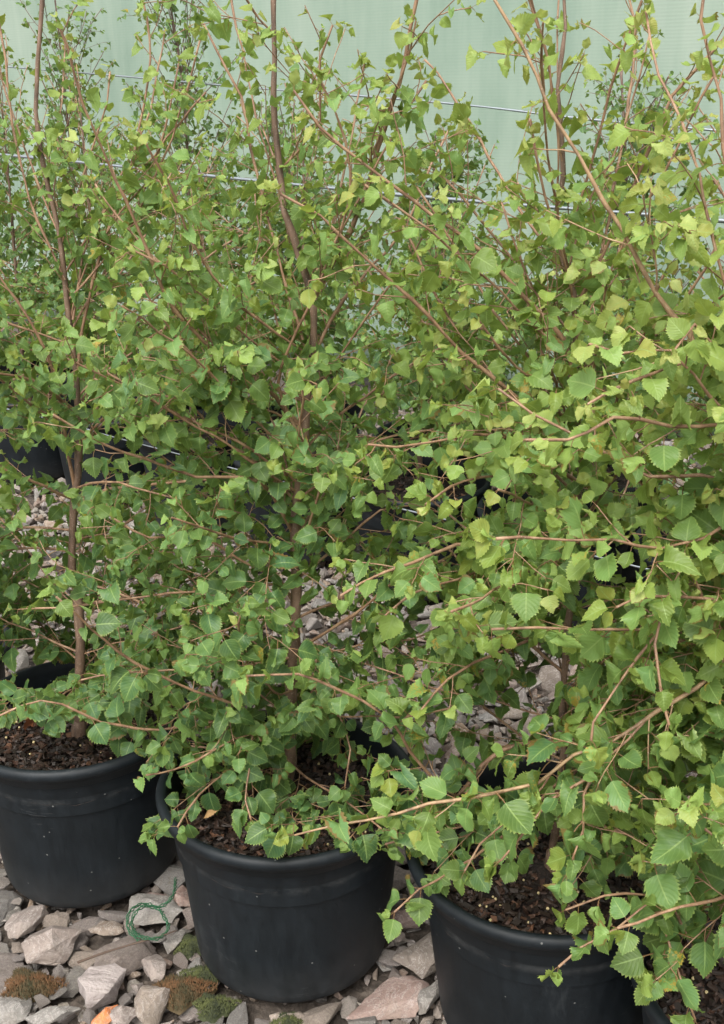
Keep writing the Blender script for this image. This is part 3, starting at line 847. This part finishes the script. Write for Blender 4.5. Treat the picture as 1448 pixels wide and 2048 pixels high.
t.auto(13, .5, 1.4, .32, .4, azc=R(-60), azw=R(95), elev=(0, 55), r=.0042)
t.auto(8, .80, 1.45, .42, .38, elev=(52, 74), r=.0030, tw=(.04, .12), gap=.035)
t.finish('young birch whose long limbs reach in from the right edge, largest and yellowest leaves')

# ---- tree in the cut-off pot on the left
t = Tree(P0, size=.045, young=.3, dark=.04)
b = P0 + SZ
t.set_trunk([b, b + Vector((.01, 0, .4)), b + Vector((-.01, .02, .9)), b + Vector((0, .03, 1.6))], .011)
t.auto(18, .40, 1.5, .42, .4, elev=(0, 55), r=.004)
t.auto(5, .80, 1.45, .42, .38, elev=(52, 74), r=.0030, tw=(.04, .12), gap=.035)
t.finish('young birch at the left edge, its thin branches hanging over the cut-off left pot')

# ---- second row
treeA = ['young birch farthest left in the second row', 'second row birch behind the thick trunk on the left', 'second row birch seen left of the middle trunk',
         'second row birch straight behind the middle trunk', 'second row birch in the pot with the clear round rim', 'second row birch right of the clear round rim, behind big bright leaves',
         'second row birch farthest right']
for k, p in enumerate(rowA):
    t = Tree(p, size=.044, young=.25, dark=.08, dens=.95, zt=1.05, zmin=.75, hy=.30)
    b = p + SZ
    lean = Vector((rnd.uniform(-.05, .05), rnd.uniform(-.05, .05), 0))
    Ht = [1.30, 1.22, 1.02, 1.18, .80, .80, 1.15][k]
    t.set_trunk([b, b + Vector((rnd.uniform(-.02, .02), 0, .3)), b + lean + Vector((0, 0, Ht * .6)), b + lean * 1.5 + Vector((0, 0, Ht))], .012)
    t.auto(18, .46, .30 + Ht * .80, .44, .32, elev=(8, 60), r=.0045, gap=.048, wob=.006)
    t.auto(11, .55, Ht + .25, .45, .34, elev=(52, 75), r=.003, tw=(.04, .12), gap=.04)
    t.finish(treeA[k] + ', darker leaves')
# ---- back row by the netting
treeB = ['small-leaved dark birch farthest left by the netting', 'second dark birch from the left by the netting', 'dense dark green birch standing against the netting at upper left',
         'thin dark birch against the netting right of the dense one', 'sparse dark birch against the netting behind the centre', 'dark birch against the netting second from the right', 'dark birch farthest right against the netting']
for k, p in enumerate(rowB):
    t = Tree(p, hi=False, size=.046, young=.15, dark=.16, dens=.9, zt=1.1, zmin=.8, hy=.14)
    b = p + SZ
    Ht = [1.65, 1.62, 1.85, 1.2, 1.1, 1.3, 1.6][k]
    t.set_trunk([b, b + Vector((rnd.uniform(-.02, .02), 0, .3)), b + Vector((rnd.uniform(-.05, .05), 0, Ht * .6)), b + Vector((0, 0, Ht))], .012)
    t.auto(30, .40, .30 + Ht * .85, .46, .26, elev=(10, 68), r=.0045, gap=.05, wob=.006)
    t.auto((18, 18, 26, 9, 9, 13, 18)[k], .6, Ht, .42, .34, elev=(50, 76), r=.003, tw=(.04, .12), gap=.04)
    t.finish(treeB[k])

# ------------------------------------------------------------------ support wires
def wire(pts, r, label):
    path = smooth_path(pts, .1, 0)
    tb = Tubes(); tb.add(path, r, r, 8)
    o = mobj('support_wire', tb.mesh('wire'), M_wire); c = path[0]
    o.data.transform(Matrix.Translation(-c)); o.location = c
    tag(o, label, 'wire', 'support wires along the rows')
def on_row(px_, py_, o):
    """point on the upright plane of a row (through o, along ROWD)"""
    r = ray(px_, py_); n = PERP
    c = Vector((0, 0, EYE))
    return c + r * ((o - c).dot(n) / r.dot(n))
nA = A0 - PERP * .26
nW = A0 - PERP * 1.0
wire([on_row(x, y, nW) for x, y in ((-500, 268), (20, 311), (480, 358), (880, 397), (1160, 419), (1448, 442), (1900, 485))], .0034, 'nearer bright steel wire crossing the whole picture above the middle')
wire([on_row(x, y, B0) for x, y in ((-500, 90), (20, 134), (180, 147), (520, 177), (760, 195), (970, 214), (1170, 238), (1448, 262), (1900, 305))], .0034, 'upper thin steel wire crossing in front of the netting')
wire([on_row(x, y, nA) for x, y in ((-500, 705), (45, 825), (220, 872), (460, 935), (640, 983), (740, 1003), (1100, 1090), (1700, 1240))], .0026, 'low steel wire at pot rim height behind the front trees')

# ------------------------------------------------------------------ teal cloth lying at the foot of the screen
def cloth(a, b, w, label):
    V, F_ = [], []
    n, m = 26, 6
    d = (b - a); s = Vector((-d.y, d.x, 0)).normalized() * w
    for i in range(n + 1):
        for j in range(m + 1):
            p = a.lerp(b, i / n) + s * (j / m - .5)
            z = .035 * abs(noise.noise(Vector((i * .35, j * .8, w * 9)))) + .05 * math.sin(math.pi * j / m) + p.z
            V.append((p.x, p.y, z))
    for i in range(n):
        for j in range(m):
            q = i * (m + 1) + j; F_.append((q, q + 1, q + m + 2, q + m + 1))
    V = [(x - a.x, y - a.y, z) for x, y, z in V]
    o = mobj('folded_cloth', np_mesh('cloth', V, F_), M_teal); o.location = (a.x, a.y, 0)
    md = o.modifiers.new('t', 'SOLIDIFY'); md.thickness = .006
    tag(o, label, 'cloth')
cloth(atZ(225, 672, .02), atZ(345, 690, .02), .22, 'teal cloth lying rumpled behind the left foliage')
cloth(atZ(850, 838, .02), atZ(1010, 868, .02), .16, 'teal cloth strip lying behind the right centre foliage')

# ------------------------------------------------------------------ stones
def hull_stone(seed, detail=True, n=15):
    r = random.Random(seed)
    bm = bmesh.new()
    sx, sy, szz = r.uniform(.8, 1.15), r.uniform(.6, .95), r.uniform(.38, .68)
    for i in range(n):
        v = Vector((r.gauss(0, 1), r.gauss(0, 1), r.gauss(0, 1))).normalized() * r.uniform(.82, 1.05)
        bm.verts.new((v.x * sx, v.y * sy, v.z * szz))
    res = bmesh.ops.convex_hull(bm, input=bm.verts)
    bmesh.ops.delete(bm, geom=[g for g in res['geom_interior'] if isinstance(g, bmesh.types.BMVert)], context='VERTS')
    bmesh.ops.dissolve_limit(bm, angle_limit=R(14), verts=bm.verts, edges=bm.edges)
    if detail:
        bmesh.ops.bevel(bm, geom=list(bm.edges), offset=.05, segments=2, profile=.6, affect='EDGES', clamp_overlap=True)
        bmesh.ops.triangulate(bm, faces=bm.faces)
        bmesh.ops.subdivide_edges(bm, edges=[e for e in bm.edges if e.calc_length() > .28], cuts=2, use_grid_fill=True)
        bmesh.ops.triangulate(bm, faces=bm.faces)
        for v in bm.verts:
            k = noise.noise(v.co * 2.6 + Vector((seed, 0, 0))) * .09 + noise.noise(v.co * 7 + Vector((0, seed, 0))) * .05
            v.co += v.co.normalized() * k
    else:
        bmesh.ops.bevel(bm, geom=list(bm.edges), offset=.06, segments=1, affect='EDGES', clamp_overlap=True)
        bmesh.ops.triangulate(bm, faces=bm.faces)
    bm.normal_update()
    me = bpy.data.meshes.new('stone'); bm.to_mesh(me); bm.free()
    return me
def mesh_np(me):
    V = np.zeros(len(me.vertices) * 3, dtype=np.float32); me.vertices.foreach_get('co', V)
    F_ = np.array([list(p.vertices) for p in me.polygons])
    return V.reshape(-1, 3), F_
placed = []      # (x, y, r)
def free(x, y, r, k=.80):
    for p in pots_xy:
        if (p.x - x) ** 2 + (p.y - y) ** 2 < (.178 + r * .5) ** 2: return False
    for a, b_, c in placed:
        if (a - x) ** 2 + (b_ - y) ** 2 < ((c + r) * k) ** 2: return False
    return True
def solo_stone(px_, py_, r, seed, mat, label, rz=0, tone=(.6, .5), flat=1.0, sxy=(1, 1), z=.0, group=None, name='stone', pts=None):
    p = atZ(px_, py_, .01); r *= 1.22
    me = hull_stone(seed, True, pts or 15)
    V, F_ = mesh_np(me)
    V = V * np.array([r * sxy[0], r * sxy[1], r * flat])
    c, s_ = math.cos(rz), math.sin(rz)
    V = np.stack([V[:, 0] * c - V[:, 1] * s_, V[:, 0] * s_ + V[:, 1] * c, V[:, 2]], -1)
    m2 = np_mesh('stone', V, loops=F_.ravel(), starts=np.arange(len(F_)) * 3, smooth=False)
    m2.polygons.foreach_set('use_smooth', np.ones(len(F_), dtype=bool))
    try: m2.set_sharp_from_angle(angle=R(28))
    except Exception: pass
    tone_attr(m2, np.tile([tone[0], tone[1], .5, 1], (len(V), 1)))
    o = mobj(name, m2, mat); o.location = (p.x, p.y, z)
    tag(o, label, 'stone', group)
    placed.append((p.x, p.y, r * max(sxy)))
    return o
GS = 'crushed stones of the gravel bed'
solo_stone(100, 1885, .064, 3, M_stones[0], 'large pale pink triangular stone below the lower left pot', .5, (.72, .45), .9, (1.0, 1.0), .008, GS)
solo_stone(200, 1975, .056, 12, M_stripe, 'grey-pink stone with pale stripes across it, below the twine loop', .3, (.7, .4), .8, (1.05, .9), .012, GS)
solo_stone(305, 1815, .050, 21, M_stones[1], 'flat grey stone lying inside the loop of green twine', -.2, (.7, .3), .6, (1.25, .95), .004, GS)
solo_stone(45, 1840, .045, 30, M_stones[0], 'pinkish stone at the left edge, left of the large triangular stone', .9, (.62, .4), .8, (1.1, .9), .004, GS)
solo_stone(210, 2040, .030, 41, M_brick, 'small smooth orange brick-coloured stone at the bottom edge', 1.2, (.6, .7), .8, (1.3, .75), .022, GS)
solo_stone(305, 2005, .048, 44, M_stones[2], 'tall tan-grey stone at the bottom edge right of the orange stone', 1.4, (.66, .45), .8, (1.3, .8), .008, GS)
solo_stone(245, 2038, .026, 47, M_stones[0], 'small pink-grey stone touching the orange stone on its right', .4, (.7, .4), 1.0, (1, .9), .018, GS)
solo_stone(115, 2030, .036, 52, M_stones[1], 'oblong grey stone at the bottom left under the moss', .1, (.62, .3), .7, (1.3, .7), .008, GS)
solo_stone(20, 2015, .045, 57, M_stones[1], 'grey stone in the bottom left corner', .7, (.66, .25), .8, (1, 1), .004, GS)
solo_stone(218, 1775, .0, 60, M_stones[1], 'x') if False else None
solo_stone(215, 1858, .030, 63, M_stones[2], 'small brownish stone between the triangular stone and the twine', .2, (.4, .6), .8, (1.1, .9), .006, GS)
solo_stone(310, 1930, .038, 66, M_stones[0], 'pointed pink stone just below the stick', 2.1, (.68, .4), .9, (1.2, .8), .006, GS)
solo_stone(345, 1880, .034, 69, M_stones[1], 'grey wedge stone between the twine loop and the dark moss', 1.1, (.5, .4), .9, (1, .9), .004, GS)
solo_stone(300, 1795, .030, 71, M_red, 'reddish brown stone tucked under the lower left pot', .1, (.55, .6), .8, (1.4, .8), .004, GS)
solo_stone(372, 1790, .032, 73, M_red, 'reddish stone in the gap between the two left front pots', .6, (.6, .6), .9, (1, 1), .004, GS)
solo_stone(860, 1900, .074, 81, M_stones[2], 'big brown-grey slab between the middle pot and the pot right of it', .9, (.42, .35), .7, (1.0, .95), .002, GS)
solo_stone(775, 1985, .064, 84, M_red, 'big reddish flat stone at the right foot of the middle pot', .35, (.6, .5), .55, (1.2, .9), -.004, GS)
solo_stone(862, 1990, .036, 88, M_stones[1], 'small grey-brown angular stone right of the big reddish stone', .6, (.45, .4), .9, (1, .9), .006, GS)
solo_stone(815, 1835, .042, 91, M_red, 'dark reddish wedge stone between the two front pots below a leafy tip', .2, (.38, .5), .9, (1, .85), .004, GS)

protos = []
for i in range(10):
    protos.append(hull_stone(200 + i, True, 12 + i % 5))
protoN = [mesh_np(m) for m in protos]
LB = {0: 'pinkish crushed stone', 1: 'grey crushed stone', 2: 'tan-brown crushed stone'}
near_meshes = {}
def near_stone(x, y, r):
    k = rnd.randrange(10); c = rnd.choices((0, 1, 2), (5, 4, 3))[0]
    tb_ = rnd.randrange(3)
    key = (k, c, tb_)
    if key not in near_meshes:
        V, F_ = protoN[k]
        me = np_mesh('stone', V, loops=F_.ravel(), starts=np.arange(len(F_)) * 3)
        try: me.set_sharp_from_angle(angle=R(28))
        except Exception: pass
        tone_attr(me, np.tile([.25 + .25 * tb_, .2 + .3 * ((k * 7 + tb_) % 3) / 2, .5, 1], (len(V), 1)))
        me.materials.append(M_stones[c]); near_meshes[key] = me
    o = link(bpy.data.objects.new('stone', near_meshes[key]))
    o.scale = (r * rnd.uniform(1.05, 1.4), r * rnd.uniform(1.0, 1.3), r * rnd.uniform(.6, 1.05))
    o.location = (x, y, rnd.uniform(-.014, .006) - r * .12)
    o.rotation_euler = (rnd.uniform(-.3, .3), rnd.uniform(-.3, .3), rnd.uniform(0, 6.28))
    sizew = 'small' if r < .03 else 'middle-sized'
    tag(o, f'{sizew} {LB[c]} lying loose in the gravel bed between the pots', 'stone', f'{sizew} {LB[c]}s in the gravel bed')
# near, visible strip at the feet of the front pots: stones one by one
cnt = 0
def in_view_near(x, y):
    d = Vector((x, y, 0)) - Vector((0, 0, EYE)); z = d.dot(ez)
    u = 724 + F * d.dot(Rc) / z; v = 1024 + F * d.dot(Dc) / z
    return u, v
for r0, r1, tries, kk in ((.050, .070, 1600, .64), (.034, .050, 5000, .60), (.018, .030, 6000, .56)):
    for _ in range(tries):
        if cnt >= 272: break
        x = rnd.uniform(-.9, .5); y = rnd.uniform(1.18, 2.05); r = rnd.uniform(r0, r1)
        u, v = in_view_near(x, y)
        if not (-30 < u < 960 and 1690 < v < 2090): continue
        if u > 400 and v < 1800 and u < 760: continue
        if not free(x, y, r, kk): continue
        near_stone(x, y, r); placed.append((x, y, r)); cnt += 1
# all the rest of the bed as one mass
def stone_bed():
    base = [mesh_np(hull_stone(400 + i, False, 11)) for i in range(8)]
    grid = {}
    def ok(x, y, r):
        gx, gy = int(x // .12), int(y // .12)
        for i in (-1, 0, 1):
            for j in (-1, 0, 1):
                for a, b_, c in grid.get((gx + i, gy + j), ()):
                    if (a - x) ** 2 + (b_ - y) ** 2 < ((c + r) * .60) ** 2: return False
        return True
    def put(x, y, r): grid.setdefault((int(x // .12), int(y // .12)), []).append((x, y, r))
    for a in placed: put(*a)
    Vs, Ls, Ts, n0, lst = [], [], [], 0, []
    for r0, r1, tries in ((.046, .062, 4500), (.032, .046, 11000), (.018, .030, 12000)):
        for _ in range(tries):
            y = rnd.uniform(.95, 5.4); x = rnd.uniform(-.55 - y * .42, .55 + y * .42); r = rnd.uniform(r0, r1)
            if any((p.x - x) ** 2 + (p.y - y) ** 2 < (.178 + r * .5) ** 2 for p in pots_xy) or not ok(x, y, r): continue
            put(x, y, r); lst.append((x, y, r, -.014))
    # a finer under-layer fills the joints
    for _ in range(9000):
        y = rnd.uniform(.95, 4.2); x = rnd.uniform(-.5 - y * .38, .5 + y * .38)
        lst.append((x, y, rnd.uniform(.012, .026), -.022))
    M = rot_rand(len(lst))
    for i, (x, y, r, z) in enumerate(lst):
        V, F_ = base[i % 8]
        W = (V * r * 1.12) @ M[i].T; W[:, 2] *= .75
        W = W + np.array([x, y, z + rnd.uniform(-.006, .006)])
        Vs.append(W); Ls.append(F_.ravel() + n0); n0 += len(V)
        Ts.append(np.tile([rnd.uniform(.15, .85), rnd.random(), .5, 1], (len(V), 1)))
    loops = np.concatenate(Ls)
    me = np_mesh('gravel', np.concatenate(Vs), loops=loops, starts=np.arange(len(loops) // 3) * 3, smooth=False)
    tone_attr(me, np.concatenate(Ts))
    npoly = len(me.polygons)
    me.materials.append(M_stones[0]); me.materials.append(M_stones[1]); me.materials.append(M_stones[2])
    mi = np.concatenate([np.full(len(l) // 3, (i * 7) % 3, dtype=np.int32) for i, l in enumerate(Ls)])
    me.polygons.foreach_set('material_index', mi)
    o = link(bpy.data.objects.new('gravel', me))
    tag(o, 'bed of crushed pink and grey stone under and between the pots', 'gravel', None, 'stuff')
stone_bed()

# ------------------------------------------------------------------ moss, twine, stick, fallen leaves
def moss(px_, py_, rad, n, mat, label):
    p = atZ(px_, py_, .012)
    a = nr.rand(n) * 2 * np.pi; rr = np.sqrt(nr.rand(n))
    wob = 1 + .25 * np.sin(3 * a + px_) + .15 * np.sin(7 * a)
    x = rad * rr * np.cos(a) * wob; y = rad * .7 * rr * np.sin(a) * wob
    z = .035 * (1 - rr ** 2) * rad / .05 - .004
    z = z * .62
    h = rad * (.10 + .12 * nr.rand(n))
    V = []
    for i in range(n):
        d = Vector((x[i] * 6 + nr.normal() * .35, y[i] * 6 + nr.normal() * .35, 1)).normalized() * h[i]
        b = Vector((x[i], y[i], z[i])); s = Vector((math.cos(a[i] * 5), math.sin(a[i] * 5), 0)) * .0013; s2 = Vector((-s.y, s.x, 0))
        V += [b - s, b + s, b + s2 * 1.5, b + d]
    k = np.arange(n)[:, None] * 4
    Fc = np.concatenate([k + np.array([0, 1, 3]), k + np.array([1, 2, 3]), k + np.array([2, 0, 3])], 1).ravel()
    # solid cushion below the tufts
    c0 = len(V); seg, rings = 20, 5
    V.append(Vector((0, 0, .020 * rad / .05)))
    extra = []
    for i in range(1, rings + 1):
        for q in range(seg):
            aa = 2 * math.pi * q / seg; w = 1 + .25 * math.sin(3 * aa + px_) + .15 * math.sin(7 * aa); f = i / rings
            V.append(Vector((rad * f * math.cos(aa) * w, rad * .7 * f * math.sin(aa) * w, .020 * (1 - f * f) * rad / .05 - .012 * f)))
    for q in range(seg): extra.append((c0, c0 + 1 + q, c0 + 1 + (q + 1) % seg))
    for i in range(rings - 1):
        for q in range(seg):
            A_ = c0 + 1 + i * seg + q; B_ = c0 + 1 + i * seg + (q + 1) % seg
            extra += [(A_, A_ + seg, B_ + seg), (A_, B_ + seg, B_)]
    loops = np.concatenate([Fc, np.array(extra).ravel()])
    me = np_mesh('moss', np.array([tuple(v) for v in V]), loops=loops, starts=np.arange(len(loops) // 3) * 3)
    t_ = np.clip(.5 + .35 * np.sin(a * 2 + 1) + nr.normal(size=n) * .2, 0, 1)
    tn = np.repeat(t_, 4); tn = np.concatenate([tn, np.full(len(V) - len(tn), .3)])
    tone_attr(me, np.stack([tn, tn, tn, np.ones(len(tn))], -1))
    o = mobj('moss_clump', me, mat); o.location = (p.x, p.y, .004)
    tag(o, label, 'moss', 'moss clumps among the stones')
MO = moss_material('rusty_moss', (.035, .035, .012), (.13, .058, .02))
MG = moss_material('green_moss', (.018, .024, .009), (.075, .085, .02))
moss(58, 1968, .052, 1500, MO, 'rusty brown and olive moss clump at the lower left corner')
moss(365, 1975, .048, 1400, MO, 'reddish brown moss clump left of the middle pot foot')
moss(408, 1945, .036, 1000, MG, 'bright olive moss clump touching the foot of the middle pot')
moss(385, 1885, .034, 900, MG, 'dark green moss clump in the gap left of the middle pot')
moss(428, 2005, .036, 900, MG, 'dark olive moss clump under the front of the middle pot')
moss(575, 2040, .030, 700, MG, 'small moss patch at the bottom edge below the middle pot')

def twine():
    pts = [(355, 1758), (345, 1785), (330, 1805), (312, 1815), (290, 1812), (272, 1822), (262, 1840), (268, 1860), (288, 1874), (312, 1877), (330, 1868), (334, 1850), (328, 1830), (318, 1818)]
    path = smooth_path([atZ(x + rnd.uniform(-4, 4), y + rnd.uniform(-4, 4), .050 + .006 * math.sin(i * 1.7)) for i, (x, y) in enumerate(pts + [(300, 1806), (276, 1815), (255, 1832), (258, 1858), (280, 1880)])], .004, 0)
    tb = Tubes()
    for k in range(3):
        q = []
        for i, p in enumerate(path):
            d = (path[min(i + 1, len(path) - 1)] - path[max(i - 1, 0)]).normalized(); a = d.cross(UP).normalized(); b_ = d.cross(a)
            th = i * .75 + k * 2.094; rr = .0026 + .001 * math.sin(i * 1.3)
            q.append(p + a * math.cos(th) * rr + b_ * math.sin(th) * rr)
        tb.add(q, .0011, .0011, 5)
    o = mobj('twine', tb.mesh('twine'), M_twine); c = path[0]
    o.data.transform(Matrix.Translation(-c)); o.location = c
    tag(o, 'loop of braided green twine lying on the stones between two pots', 'twine')
twine()
def stick(pts, z, r, label):
    path = smooth_path([atZ(x, y, z) for x, y in pts], .02, .0015)
    tb = Tubes(); tb.add(path, r, r * .4, 6)
    o = mobj('stick', tb.mesh('stick'), M_stick); c = path[0]
    o.data.transform(Matrix.Translation(-c)); o.location = c
    tag(o, label, 'stick')
stick([(155, 1925), (210, 1905), (260, 1890), (320, 1873), (352, 1862)], .048, .0026, 'thin dark dry stick lying across the stones beside the green twine')

def fallen(px_, py_, z, s, label, rz, mat=M_fallen):
    p = atZ(px_, py_, z)
    V, uv, F_ = leaf_template(11, .5, 1.6, 1.6, px_ * .1)
    V = V * s
    me = np_mesh('leaf', V, F_)
    o = mobj('fallen_leaf', me, mat); o.location = p; o.rotation_euler = (rnd.uniform(-.3, .3), rnd.uniform(-.4, .4), rz)
    tag(o, label, 'dead leaf', 'dead leaves on the ground and soil')
fallen(72, 1440, .32, .05, 'curled orange-brown dead leaf on the soil, lowest of three in the lower left pot', 1)
fallen(120, 1378, .32, .05, 'orange-brown dead leaf on the soil near the back of the lower left pot', 2.5)
fallen(105, 1425, .32, .042, 'orange-brown dead leaf on the soil, rightmost of the close pair in the lower left pot', 4)
fallen(432, 1620, .335, .03, 'tan dead leaf lying at the left rim of the middle front pot', 2, plain('tan_leaf', (.5, .30, .13), .7))
fallen(565, 1060, .03, .045, 'russet dead leaf on the stones behind the middle birch trunk', 1.5)
fallen(600, 1075, .03, .04, 'second russet dead leaf on the stones, right of the one behind the middle trunk', 3.1)
fallen(1055, 1235, .02, .05, 'round tan dead leaf seen through a gap in the right foliage', .5, plain('pale_tan_leaf', (.42, .22, .10), .7))
